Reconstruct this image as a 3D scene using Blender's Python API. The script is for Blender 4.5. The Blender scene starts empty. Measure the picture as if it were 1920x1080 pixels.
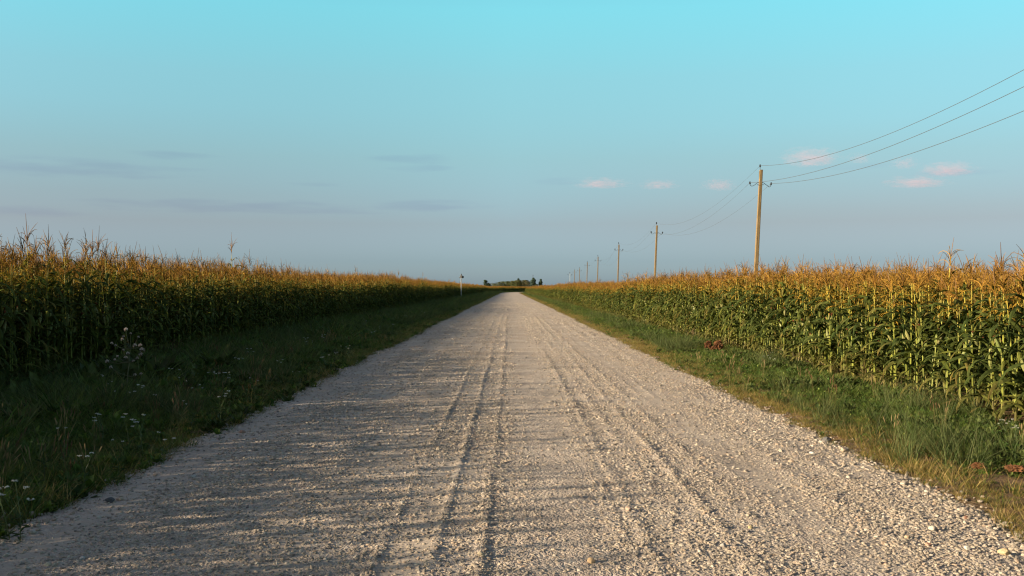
import bpy, math, random
import numpy as np
from mathutils import Vector, Matrix, Euler, noise as mnoise

random.seed(7)
RNG = np.random.default_rng(11)
R = math.radians
C = bpy.context.scene.collection
F, EYE, VX, HZ = 1867.0, 1.6, 956.0, 540.6      # focal length in photo pixels, eye height, vanishing point

# ------------------------------------------------------------------ helpers
def at_ground(px, py, z=0.0):
    """point of the plane at height z that the photo shows at (px, py)"""
    d = F * (EYE - z) / (py - HZ)
    return Vector(((px - VX) / F * d, d, z))

def at_depth(px, py, d):
    return Vector(((px - VX) / F * d, d, EYE + (HZ - py) / F * d))

def bend(y):
    """sideways shift of the road's centre line: straight, then turning right"""
    y = np.asarray(y, float)
    return np.where(y > 350, .0011 * (y - 350) ** 2, 0.0)

def _h(ix, iy, seed):
    n = (ix * 374761393 + iy * 668265263 + seed * 974711) & 0x7fffffff
    n = ((n ^ (n >> 13)) * 1274126177) & 0x7fffffff
    n = n ^ (n >> 16)
    return (n & 0xffff) / 65535.0

def vnoise(x, y, seed=0):
    x = np.asarray(x, float); y = np.asarray(y, float)
    x, y = np.broadcast_arrays(x, y)
    ix = np.floor(x).astype(np.int64); iy = np.floor(y).astype(np.int64)
    fx = x - ix; fy = y - iy
    fx = fx * fx * (3 - 2 * fx); fy = fy * fy * (3 - 2 * fy)
    a = _h(ix, iy, seed); b = _h(ix + 1, iy, seed); c = _h(ix, iy + 1, seed); d = _h(ix + 1, iy + 1, seed)
    return (a * (1 - fx) + b * fx) * (1 - fy) + (c * (1 - fx) + d * fx) * fy

def tag(o, label=None, cat=None, group=None, kind=None):
    if label: o['label'] = label
    if cat: o['category'] = cat
    if group: o['group'] = group
    if kind: o['kind'] = kind
    return o

def empty(name, loc=(0, 0, 0), rot=(0, 0, 0)):
    o = bpy.data.objects.new(name, None)
    o.empty_display_size = .1
    o.location = loc; o.rotation_euler = rot
    C.objects.link(o)
    return o

class MB:
    """collects faces with a colour each and a material slot each"""
    def __init__(s):
        s.v = []; s.f = []; s.c = []; s.m = []
    def vert(s, p):
        s.v.append((p[0], p[1], p[2])); return len(s.v) - 1
    def face(s, idx, col=(1, 1, 1), m=0):
        s.f.append(tuple(idx)); s.c.append(col); s.m.append(m)
    def tube(s, pts, rad, n=6, col=(1, 1, 1), m=0, cap=True):
        pts = [Vector(p) for p in pts]
        rings = []
        up = Vector((0, 0, 1))
        for i, p in enumerate(pts):
            t = (pts[min(i + 1, len(pts) - 1)] - pts[max(i - 1, 0)])
            if t.length < 1e-9: t = Vector((0, 0, 1))
            t.normalize()
            a = t.cross(up if abs(t.z) < .95 else Vector((1, 0, 0))).normalized()
            b = t.cross(a)
            r = rad[i] if hasattr(rad, '__len__') else rad
            rings.append([s.vert(p + (a * math.cos(2 * math.pi * k / n) + b * math.sin(2 * math.pi * k / n)) * r) for k in range(n)])
        for i in range(len(rings) - 1):
            cc = col[i] if isinstance(col, list) else col
            for k in range(n):
                s.face((rings[i][k], rings[i][(k + 1) % n], rings[i + 1][(k + 1) % n], rings[i + 1][k]), cc, m)
        if cap:
            c0 = col[0] if isinstance(col, list) else col
            c1 = col[-1] if isinstance(col, list) else col
            s.face(tuple(rings[0]), c0, m); s.face(tuple(reversed(rings[-1])), c1, m)
    def lathe(s, base, axis, prof, n=10, col=(1, 1, 1), m=0):
        axis = Vector(axis).normalized()
        a = axis.cross(Vector((1, 0, 0)) if abs(axis.x) < .9 else Vector((0, 1, 0))).normalized(); b = axis.cross(a)
        rings = []
        for r, h in prof:
            rings.append([s.vert(Vector(base) + axis * h + (a * math.cos(2 * math.pi * k / n) + b * math.sin(2 * math.pi * k / n)) * r) for k in range(n)])
        for i in range(len(rings) - 1):
            for k in range(n):
                s.face((rings[i][k], rings[i][(k + 1) % n], rings[i + 1][(k + 1) % n], rings[i + 1][k]), col, m)
        s.face(tuple(rings[0]), col, m); s.face(tuple(reversed(rings[-1])), col, m)
    def mesh(s, name, mats, smooth=False):
        me = bpy.data.meshes.new(name)
        me.from_pydata(s.v, [], s.f)
        if not isinstance(mats, (list, tuple)): mats = [mats]
        for x in mats: me.materials.append(x)
        nf = len(s.f)
        me.polygons.foreach_set('material_index', np.array(s.m, np.int32))
        if smooth: me.polygons.foreach_set('use_smooth', np.ones(nf, bool))
        at = me.attributes.new('Col', 'FLOAT_COLOR', 'FACE')
        buf = np.ones((nf, 4), np.float32); buf[:, :3] = np.array(s.c, np.float32)
        at.data.foreach_set('color', buf.ravel())
        me.update()
        return me
    def build(s, name, mats, parent=None, smooth=False):
        o = bpy.data.objects.new(name, s.mesh(name, mats, smooth))
        C.objects.link(o)
        if parent: o.parent = parent
        return o

def icosphere(sub):
    t = (1 + 5 ** .5) / 2
    v = [Vector(p).normalized() for p in ((-1, t, 0), (1, t, 0), (-1, -t, 0), (1, -t, 0), (0, -1, t), (0, 1, t), (0, -1, -t), (0, 1, -t), (t, 0, -1), (t, 0, 1), (-t, 0, -1), (-t, 0, 1))]
    f = [(0, 11, 5), (0, 5, 1), (0, 1, 7), (0, 7, 10), (0, 10, 11), (1, 5, 9), (5, 11, 4), (11, 10, 2), (10, 7, 6), (7, 1, 8), (3, 9, 4), (3, 4, 2), (3, 2, 6), (3, 6, 8), (3, 8, 9), (4, 9, 5), (2, 4, 11), (6, 2, 10), (8, 6, 7), (9, 8, 1)]
    for _ in range(sub):
        mid = {}; nf = []
        def g(a, b):
            k = (min(a, b), max(a, b))
            if k not in mid:
                v.append(((v[a] + v[b]) / 2).normalized()); mid[k] = len(v) - 1
            return mid[k]
        for a, b, c in f:
            x, y, z = g(a, b), g(b, c), g(c, a)
            nf += [(a, x, z), (b, y, x), (c, z, y), (x, y, z)]
        f = nf
    return v, f

# ------------------------------------------------------------------ materials
def mat(name):
    m = bpy.data.materials.new(name); m.use_nodes = True
    nt = m.node_tree; nt.nodes.clear()
    out = nt.nodes.new('ShaderNodeOutputMaterial')
    return m, nt, out

def N(nt, kind, **kw):
    n = nt.nodes.new(kind)
    for k, v in kw.items():
        if k.startswith('i_'):
            n.inputs[k[2:].replace('_', ' ')].default_value = v
        else: setattr(n, k, v)
    return n

def L(nt, a, b): nt.links.new(a, b)

def ramp(nt, fac, stops, interp='LINEAR'):
    r = nt.nodes.new('ShaderNodeValToRGB'); r.color_ramp.interpolation = interp
    e = r.color_ramp.elements
    while len(e) < len(stops): e.new(.5)
    for x, (p, c) in zip(e, stops):
        x.position = p; x.color = (c[0], c[1], c[2], 1)
    if fac is not None: L(nt, fac, r.inputs[0])
    return r

def mixc(nt, a, b, fac, mode='MIX'):
    n = nt.nodes.new('ShaderNodeMix'); n.data_type = 'RGBA'; n.blend_type = mode
    for s, v in ((6, a), (7, b), (0, fac)):
        if hasattr(v, 'is_linked'): L(nt, v, n.inputs[s])
        elif s == 0: n.inputs[0].default_value = v
        else: n.inputs[s].default_value = (*v, 1)
    return n.outputs[2]

def math_(nt, op, a, b=0.0, c=0.0):
    n = nt.nodes.new('ShaderNodeMath'); n.operation = op
    for i, v in enumerate((a, b, c)):
        if hasattr(v, 'is_linked'): L(nt, v, n.inputs[i])
        else: n.inputs[i].default_value = v
    return n.outputs[0]

def foliage_mat(name, trans=.35, rough=.55, spread=(.75, 1.3), gain=1.0, tint=(1, .96, .6), spec=.25):
    """face colour x a random brightness per copy; light also passes through the leaf"""
    m, nt, out = mat(name)
    at = N(nt, 'ShaderNodeAttribute', attribute_name='Col')
    oi = N(nt, 'ShaderNodeObjectInfo')
    mr = N(nt, 'ShaderNodeMapRange'); mr.inputs[3].default_value = spread[0] * gain; mr.inputs[4].default_value = spread[1] * gain
    L(nt, oi.outputs['Random'], mr.inputs[0])
    vm = N(nt, 'ShaderNodeVectorMath', operation='SCALE')
    L(nt, at.outputs['Color'], vm.inputs[0]); L(nt, mr.outputs[0], vm.inputs[3])
    geo = N(nt, 'ShaderNodeNewGeometry')
    nz = N(nt, 'ShaderNodeTexNoise'); nz.inputs['Scale'].default_value = 9; nz.inputs['Detail'].default_value = 3
    L(nt, geo.outputs['Position'], nz.inputs['Vector'])
    nr = N(nt, 'ShaderNodeMapRange'); nr.inputs[1].default_value = .3; nr.inputs[2].default_value = .7; nr.inputs[3].default_value = .72; nr.inputs[4].default_value = 1.28
    L(nt, nz.outputs[0], nr.inputs[0])
    v2 = N(nt, 'ShaderNodeVectorMath', operation='SCALE'); L(nt, vm.outputs[0], v2.inputs[0]); L(nt, nr.outputs[0], v2.inputs[3])
    p = N(nt, 'ShaderNodeBsdfPrincipled'); p.inputs['Roughness'].default_value = rough
    p.inputs['Specular IOR Level'].default_value = spec
    L(nt, v2.outputs[0], p.inputs['Base Color'])
    if trans > 0:
        tr = N(nt, 'ShaderNodeBsdfTranslucent')
        tv = mixc(nt, v2.outputs[0], tint, 1.0, 'MULTIPLY'); L(nt, tv, tr.inputs[0])
        mx = N(nt, 'ShaderNodeMixShader'); mx.inputs[0].default_value = trans
        L(nt, p.outputs[0], mx.inputs[1]); L(nt, tr.outputs[0], mx.inputs[2]); L(nt, mx.outputs[0], out.inputs[0])
    else: L(nt, p.outputs[0], out.inputs[0])
    return m

M_LEAF = foliage_mat('maize_leaf', .34, .65, spec=.05)
M_STALK = foliage_mat('maize_stalk', 0.0, .5, spec=.2)
M_TASSEL = foliage_mat('maize_tassel', .25, .8, tint=(1, .9, .6), spec=.05)
M_GRASS = foliage_mat('grass_blade', .35, .6, (.6, 1.4), spec=.12)
M_TREE = foliage_mat('tree_leaf', .25, .7, (.85, 1.15), spec=.1)
M_BARK = foliage_mat('tree_bark', 0, .9)
M_FLOWER = foliage_mat('flower', .3, .8, (.9, 1.1), tint=(1, 1, 1), spec=.1)

def stone_mat(name, stops, rough=.85):
    m, nt, out = mat(name)
    oi = N(nt, 'ShaderNodeObjectInfo')
    r = ramp(nt, oi.outputs['Random'], stops)
    tc = N(nt, 'ShaderNodeTexCoord')
    nz = N(nt, 'ShaderNodeTexNoise'); nz.inputs['Scale'].default_value = 3.5; nz.inputs['Detail'].default_value = 5
    L(nt, tc.outputs['Object'], nz.inputs['Vector'])
    k = ramp(nt, nz.outputs[0], [(.3, (.68, .66, .64)), (.7, (1.2, 1.2, 1.2))])
    c = mixc(nt, r.outputs[0], k.outputs[0], 1.0, 'MULTIPLY')
    p = N(nt, 'ShaderNodeBsdfPrincipled'); p.inputs['Roughness'].default_value = rough
    p.inputs['Specular IOR Level'].default_value = .25
    L(nt, c, p.inputs['Base Color'])
    b = N(nt, 'ShaderNodeBump'); b.inputs['Strength'].default_value = .5; b.inputs['Distance'].default_value = .1
    L(nt, nz.outputs[0], b.inputs['Height']); L(nt, b.outputs[0], p.inputs['Normal'])
    L(nt, p.outputs[0], out.inputs[0])
    return m

M_STONE = stone_mat('gravel_stone', [(0, (.17, .155, .145)), (.12, (.27, .235, .195)), (.3, (.36, .305, .24)), (.5, (.41, .35, .275)), (.68, (.45, .385, .305)), (.8, (.40, .30, .22)), (.9, (.50, .44, .36)), (1, (.55, .49, .41))])

def plain_mat(name, col, rough=.7, var=.25, scale=8, stretch=(1, 1, 1), bump=.0, metal=0.0):
    m, nt, out = mat(name)
    tc = N(nt, 'ShaderNodeTexCoord')
    mp = N(nt, 'ShaderNodeMapping'); mp.inputs['Scale'].default_value = stretch
    L(nt, tc.outputs['Object'], mp.inputs[0])
    nz = N(nt, 'ShaderNodeTexNoise'); nz.inputs['Scale'].default_value = scale; nz.inputs['Detail'].default_value = 6
    L(nt, mp.outputs[0], nz.inputs['Vector'])
    lo = tuple(c * (1 - var) for c in col); hi = tuple(min(1, c * (1 + var)) for c in col)
    r = ramp(nt, nz.outputs[0], [(.3, lo), (.7, hi)])
    p = N(nt, 'ShaderNodeBsdfPrincipled'); p.inputs['Roughness'].default_value = rough; p.inputs['Metallic'].default_value = metal
    p.inputs['Specular IOR Level'].default_value = .25
    L(nt, r.outputs[0], p.inputs['Base Color'])
    if bump:
        b = N(nt, 'ShaderNodeBump'); b.inputs['Strength'].default_value = bump; b.inputs['Distance'].default_value = .02
        L(nt, nz.outputs[0], b.inputs['Height']); L(nt, b.outputs[0], p.inputs['Normal'])
    L(nt, p.outputs[0], out.inputs[0])
    return m

# ------------------------------------------------------------------ scattering with geometry nodes (uncountable stuff only)
def proto_collection(name, meshes):
    col = bpy.data.collections.new(name)
    for i, me in enumerate(meshes):
        o = bpy.data.objects.new('%s_%02d' % (name, i), me); col.objects.link(o)
    return col

def scatter(name, pos, rot, scl, idx, col):
    n = len(pos)
    me = bpy.data.meshes.new(name); me.vertices.add(n)
    me.vertices.foreach_set('co', np.asarray(pos, np.float32).ravel())
    a = me.attributes.new('turn', 'FLOAT_VECTOR', 'POINT'); a.data.foreach_set('vector', np.asarray(rot, np.float32).ravel())
    s = np.asarray(scl, np.float32)
    if s.ndim == 1: s = np.repeat(s[:, None], 3, 1)
    a = me.attributes.new('size', 'FLOAT_VECTOR', 'POINT'); a.data.foreach_set('vector', s.ravel())
    a = me.attributes.new('form', 'INT', 'POINT'); a.data.foreach_set('value', np.asarray(idx, np.int32))
    o = bpy.data.objects.new(name, me); C.objects.link(o)
    ng = bpy.data.node_groups.new(name, 'GeometryNodeTree')
    ng.interface.new_socket('Geometry', in_out='INPUT', socket_type='NodeSocketGeometry')
    ng.interface.new_socket('Geometry', in_out='OUTPUT', socket_type='NodeSocketGeometry')
    gi = ng.nodes.new('NodeGroupInput'); go = ng.nodes.new('NodeGroupOutput')
    ip = ng.nodes.new('GeometryNodeInstanceOnPoints')
    ci = ng.nodes.new('GeometryNodeCollectionInfo'); ci.inputs[0].default_value = col
    ci.inputs['Separate Children'].default_value = True; ci.inputs['Reset Children'].default_value = True
    def attr(nm, ty):
        x = ng.nodes.new('GeometryNodeInputNamedAttribute'); x.data_type = ty; x.inputs[0].default_value = nm; return x.outputs[0]
    ng.links.new(gi.outputs[0], ip.inputs['Points'])
    ng.links.new(ci.outputs[0], ip.inputs['Instance'])
    ip.inputs['Pick Instance'].default_value = True
    ng.links.new(attr('form', 'INT'), ip.inputs['Instance Index'])
    ng.links.new(attr('turn', 'FLOAT_VECTOR'), ip.inputs['Rotation'])
    ng.links.new(attr('size', 'FLOAT_VECTOR'), ip.inputs['Scale'])
    ng.links.new(ip.outputs[0], go.inputs[0])
    md = o.modifiers.new('scatter', 'NODES'); md.node_group = ng
    return o

# ================================================================== GROUND, VERGES, ROAD
def edge_l(y): return -3.42 + .16 * (vnoise(y * .55, 3.1, 5) - .5) + .10 * (vnoise(y * 2.3, 1.7, 6) - .5) + .16 * (vnoise(y * .12, 9.1, 7) - .5)
def edge_r(y): return 3.42 + .18 * (vnoise(y * .5, 3.1, 15) - .5) + .14 * (vnoise(y * 2.1, 1.7, 16) - .5) + .14 * (vnoise(y * .1, 9.1, 17) - .5)

#         centre  height width
RIDGES = [(-.17, .017, .042), (-.47, .012, .034), (-.80, .013, .036), (1.40, .010, .036), (-1.12, .007, .03), (.70, .006, .022), (.76, .006, .022), (1.45, .008, .03), (1.95, .007, .03), (2.15, .007, .03), (-1.55, .010, .14), (-2.30, .012, .16), (.86, .012, .06), (1.16, .009, .05), (1.68, .013, .05), (2.45, .015, .13), (2.85, .012, .12)]
def road_z(x, y):
    x, y = np.broadcast_arrays(np.asarray(x, float), np.asarray(y, float))
    z = -.035 * (x / 3.4) ** 2
    for i, (c, a, w) in enumerate(RIDGES):
        cc = c + .05 * (vnoise(y * .07, i * 7.3, 21) - .5) + .04 * (vnoise(y * .6, i * 3.7, 22) - .5)
        amp = .92 * a * ((.5 if i < 4 else .05) + (1.0 if i < 4 else 1.5) * vnoise(y * .22, i * 5.1, 23) ** 1.4) * (.7 + .6 * vnoise(y * 2.5, i * 9.7, 29))
        ww = w * (.55 + .55 * vnoise(y * .9, i * 2.2, 24))
        z = z + amp * np.exp(-((x - cc) / ww) ** 2)
    z = z + .010 * (vnoise(x * 2.2, y * .8, 25) - .5) + .008 * (vnoise(x * 7, y * 4, 26) - .5) + .006 * (vnoise(x * 17, y * 15, 27) - .5)
    e = np.minimum(edge_r(y) - x, x - edge_l(y))
    z = z - .055 * np.clip((.02 - e) / .35, 0, 1)
    return z

def grid_block(xs, ys):
    X, Y = np.meshgrid(xs, ys)
    Z = road_z(X, Y)
    P = np.stack([X + bend(Y), Y, Z], -1).reshape(-1, 3)
    nx, ny = len(xs), len(ys)
    i = np.arange(ny - 1)[:, None] * nx + np.arange(nx - 1)[None]
    Q = np.stack([i, i + 1, i + nx + 1, i + nx], -1).reshape(-1, 4)
    return P, Q

blocks = [(np.arange(-3.9, 3.91, .1), np.arange(-14, 3.01, .5)),
          (np.arange(-3.9, 3.91, .028), np.arange(3, 20.01, .04)),
          (np.arange(-3.9, 3.91, .05), np.arange(20, 60.01, .16)),
          (np.arange(-3.9, 3.91, .1), np.arange(60, 150.1, .6)),
          (np.arange(-3.9, 3.91, .3), np.arange(150, 640, 3.))]
PV, PF, off = [], [], 0
for xs, ys in blocks:
    p, q = grid_block(xs, ys); PV.append(p); PF.append(q + off); off += len(p)
PV = np.concatenate(PV); PF = np.concatenate(PF)

def np_mesh(name, P, Q, m, smooth=True):
    me = bpy.data.meshes.new(name)
    me.vertices.add(len(P)); me.vertices.foreach_set('co', P.astype(np.float32).ravel())
    me.loops.add(Q.size); me.loops.foreach_set('vertex_index', Q.astype(np.int32).ravel())
    me.polygons.add(len(Q)); me.polygons.foreach_set('loop_start', np.arange(0, Q.size, Q.shape[1], dtype=np.int32))
    me.update(calc_edges=True)
    me.polygons.foreach_set('use_smooth', np.full(len(Q), smooth))
    me.materials.append(m)
    o = bpy.data.objects.new(name, me); C.objects.link(o)
    return o

def road_mat():
    m, nt, out = mat('gravel_road')
    geo = N(nt, 'ShaderNodeNewGeometry'); pos = geo.outputs['Position']
    v1 = N(nt, 'ShaderNodeTexVoronoi'); v1.inputs['Scale'].default_value = 44
    v2 = N(nt, 'ShaderNodeTexVoronoi'); v2.inputs['Scale'].default_value = 95
    v3 = N(nt, 'ShaderNodeTexVoronoi'); v3.inputs['Scale'].default_value = 17
    for v in (v1, v2, v3): L(nt, pos, v.inputs['Vector'])
    stops = [(0, (.21, .185, .175)), (.25, (.36, .30, .25)), (.5, (.425, .36, .295)), (.75, (.46, .395, .325)), (.88, (.36, .28, .21)), (1, (.56, .52, .46))]
    def cellcol(v):
        s = N(nt, 'ShaderNodeSeparateColor'); L(nt, v.outputs['Color'], s.inputs[0])
        return ramp(nt, s.outputs[0], stops).outputs[0]
    c = mixc(nt, cellcol(v1), cellcol(v2), .55)
    c = mixc(nt, c, cellcol(v3), .22)
    # sandy packed tracks: long streaks along the road
    mp = N(nt, 'ShaderNodeMapping'); mp.inputs['Scale'].default_value = (1.6, .05, 1); L(nt, pos, mp.inputs[0])
    ns = N(nt, 'ShaderNodeTexNoise'); ns.inputs['Scale'].default_value = 1.0; ns.inputs['Detail'].default_value = 4; L(nt, mp.outputs[0], ns.inputs['Vector'])
    fs = ramp(nt, ns.outputs[0], [(.42, (0, 0, 0)), (.62, (1, 1, 1))])
    c = mixc(nt, c, (.36, .31, .25), math_(nt, 'MULTIPLY', fs.outputs[0], .6))
    nb = N(nt, 'ShaderNodeTexNoise'); nb.inputs['Scale'].default_value = .8; nb.inputs['Detail'].default_value = 6; L(nt, pos, nb.inputs['Vector'])
    kb = ramp(nt, nb.outputs[0], [(.3, (.84, .82, .80)), (.7, (1.12, 1.12, 1.12))])
    c = mixc(nt, c, kb.outputs[0], 1.0, 'MULTIPLY')
    p = N(nt, 'ShaderNodeBsdfPrincipled'); p.inputs['Roughness'].default_value = .9; p.inputs['Specular IOR Level'].default_value = .15
    L(nt, c, p.inputs['Base Color'])
    h = math_(nt, 'ADD', math_(nt, 'MULTIPLY', v1.outputs['Distance'], -.015), math_(nt, 'MULTIPLY', v2.outputs['Distance'], -.008))
    h = math_(nt, 'ADD', h, math_(nt, 'MULTIPLY', v3.outputs['Distance'], -.012))
    sc = math_(nt, 'MULTIPLY', math_(nt, 'SUBTRACT', 1.15, fs.outputs[0]), 1.0)
    b = N(nt, 'ShaderNodeBump'); b.inputs['Distance'].default_value = 1.0
    L(nt, math_(nt, 'MINIMUM', sc, 1.0), b.inputs['Strength'])
    L(nt, h, b.inputs['Height']); L(nt, b.outputs[0], p.inputs['Normal'])
    L(nt, p.outputs[0], out.inputs[0])
    return m
tag(np_mesh('road', PV, PF, road_mat()), 'pale gravel road running straight to the horizon between maize fields', kind='structure')

def soil_mat(name, a, b, c3, scale):
    m, nt, out = mat(name)
    geo = N(nt, 'ShaderNodeNewGeometry')
    nz = N(nt, 'ShaderNodeTexNoise'); nz.inputs['Scale'].default_value = scale; nz.inputs['Detail'].default_value = 8; nz.inputs['Roughness'].default_value = .65
    L(nt, geo.outputs['Position'], nz.inputs['Vector'])
    r = ramp(nt, nz.outputs[0], [(.3, a), (.5, b), (.72, c3)])
    p = N(nt, 'ShaderNodeBsdfPrincipled'); p.inputs['Roughness'].default_value = .95; p.inputs['Specular IOR Level'].default_value = .1
    L(nt, r.outputs[0], p.inputs['Base Color'])
    bn = N(nt, 'ShaderNodeBump'); bn.inputs['Strength'].default_value = .8; bn.inputs['Distance'].default_value = .03
    n2 = N(nt, 'ShaderNodeTexNoise'); n2.inputs['Scale'].default_value = 25; n2.inputs['Detail'].default_value = 6; L(nt, geo.outputs['Position'], n2.inputs['Vector'])
    L(nt, n2.outputs[0], bn.inputs['Height']); L(nt, bn.outputs[0], p.inputs['Normal']); L(nt, p.outputs[0], out.inputs[0])
    return m

g = MB(); S = 3000
for x, y in ((-S, -S), (S, -S), (S, S), (-S, S)): g.vert((x, y, -.16))
g.face((0, 1, 2, 3))
tag(g.build('ground', soil_mat('field_soil', (.06, .045, .03), (.10, .075, .05), (.15, .115, .08), .8)), kind='structure')

def verge_z(x, y): return -.045 - .07 * np.clip((3.32 - np.abs(np.asarray(x))) / .12, 0, 1) + .05 * (vnoise(np.asarray(x) * 1.3, np.asarray(y) * 1.1, 41) - .5) + .03 * (vnoise(np.asarray(x) * 5, np.asarray(y) * 4, 42) - .5)
def verge(xa, xb):
    P, Q, o_ = [], [], 0
    for ys in (np.arange(-14, 40.01, .25), np.arange(40, 640, 2.)):
        xs = np.arange(xa, xb + .01, .25)
        X, Y = np.meshgrid(xs, ys)
        Z = verge_z(X, Y)
        P.append(np.stack([X + bend(Y), Y, Z], -1).reshape(-1, 3))
        nx, ny = len(xs), len(ys)
        i = np.arange(ny - 1)[:, None] * nx + np.arange(nx - 1)[None]
        Q.append(np.stack([i, i + 1, i + nx + 1, i + nx], -1).reshape(-1, 4) + o_); o_ += nx * ny
    return np.concatenate(P), np.concatenate(Q)
M_VERGE = soil_mat('verge_soil', (.075, .06, .03), (.14, .095, .055), (.22, .13, .075), 1.7)
for xa, xb in ((-9.5, -3.0), (3.0, 8.0)):
    p, q = verge(xa, xb)
    tag(np_mesh('verge_ground', p, q, M_VERGE), kind='structure')

# ------------------------------------------------------------------ gravel stones
def stone_mesh(name, seed, sub=1, flat=.65, rough=.35, mats=None):
    v, f = icosphere(sub)
    rs = random.Random(seed)
    o3 = Vector((rs.uniform(0, 50), rs.uniform(0, 50), rs.uniform(0, 50)))
    b = MB()
    ax = Vector((rs.uniform(.8, 1.25), rs.uniform(.75, 1.0), flat * rs.uniform(.8, 1.15)))
    cuts = [(Vector((rs.gauss(0, 1), rs.gauss(0, 1), rs.gauss(0, 1))).normalized(), rs.uniform(.62, .85)) for _ in range(6)]
    for p in v:
        q = p * (1 + rough * (mnoise.noise(p * 1.3 + o3)))
        for n_, d_ in cuts:
            e = q.dot(n_) - d_
            if e > 0: q = q - n_ * e * .85
        b.vert((q.x * ax.x, q.y * ax.y, q.z * ax.z))
    for t in f: b.face(t)
    return b.mesh(name, mats or M_STONE, smooth=False)

def stone_density(x):
    d = np.full_like(x, .55)
    for c, a, w in RIDGES: d += 15 * a * np.exp(-((x - c) / (w * 2.2)) ** 2)
    for c, w, k in ((.33, .34, .85), (2.05, .28, .7), (-3.15, .35, .85), (-1.95, .2, .45), (-1.2, .16, .3)):
        d *= 1 - k * np.exp(-((x - c) / w) ** 2)
    return np.clip(d, .03, 1)

protos = [stone_mesh('gravel_stone', 100 + i) for i in range(8)]
col = proto_collection('gravel_stone', protos)
P_, R_, S_, I_ = [], [], [], []
def add_stones(y0, y1, per_m2, smin, smax, power=2.2, cap=None):
    n = int((y1 - y0) * 7.0 * per_m2)
    x = RNG.uniform(-3.5, 3.5, n); y = RNG.uniform(y0, y1, n)
    k = RNG.uniform(0, 1, n) < stone_density(x + .10 * (vnoise(y * .07, 3.3, 21) - .5)) * (.45 + .9 * vnoise(x * 1.7, y * .9, 61))
    k &= (x > edge_l(y) - .1) & (x < edge_r(y) + .12)
    x, y = x[k], y[k]; n = len(x)
    s = smin + (smax - smin) * RNG.uniform(0, 1, n) ** power
    z = road_z(x, y) + s * .05
    P_.append(np.stack([x + bend(y), y, z], 1)); S_.append(np.stack([s, s, s], 1) * RNG.uniform(.75, 1.2, (n, 3)))
    R_.append(np.stack([RNG.normal(0, .3, n), RNG.normal(0, .3, n), RNG.uniform(0, 6.28, n)], 1)); I_.append(RNG.integers(0, 8, n))
add_stones(3.5, 8.5, 2700, .0045, .0155, 1.9)
add_stones(3.5, 8.5, 50, .013, .023, 2.2)
add_stones(8.5, 14, 1200, .006, .016, 1.9)
add_stones(8.5, 14, 90, .014, .028, 2.0)
add_stones(14, 26, 330, .009, .022, 1.8)
add_stones(26, 55, 75, .013, .030, 1.6)
add_stones(55, 110, 18, .018, .038, 1.5)
# loose pebbles spilled along both road edges
for fn, sg in ((edge_l, -1), (edge_r, 1)):
    n = 5200
    y = 3.5 + 40 * RNG.uniform(0, 1, n) ** 1.6
    x = fn(y) + sg * RNG.normal(-.05, .16, n)
    s = .006 + .015 * RNG.uniform(0, 1, n) ** 2.4
    z = np.maximum(road_z(x, y), verge_z(x, y)) + s * .25
    P_.append(np.stack([x, y, z], 1)); S_.append(np.repeat(s[:, None], 3, 1)); R_.append(np.stack([RNG.normal(0, .3, n), RNG.normal(0, .3, n), RNG.uniform(0, 6.28, n)], 1)); I_.append(RNG.integers(0, 8, n))
gv = scatter('gravel', np.concatenate(P_), np.concatenate(R_), np.concatenate(S_), np.concatenate(I_), col)
tag(gv, 'loose pale gravel strewn over the road', 'gravel', kind='stuff')

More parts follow.
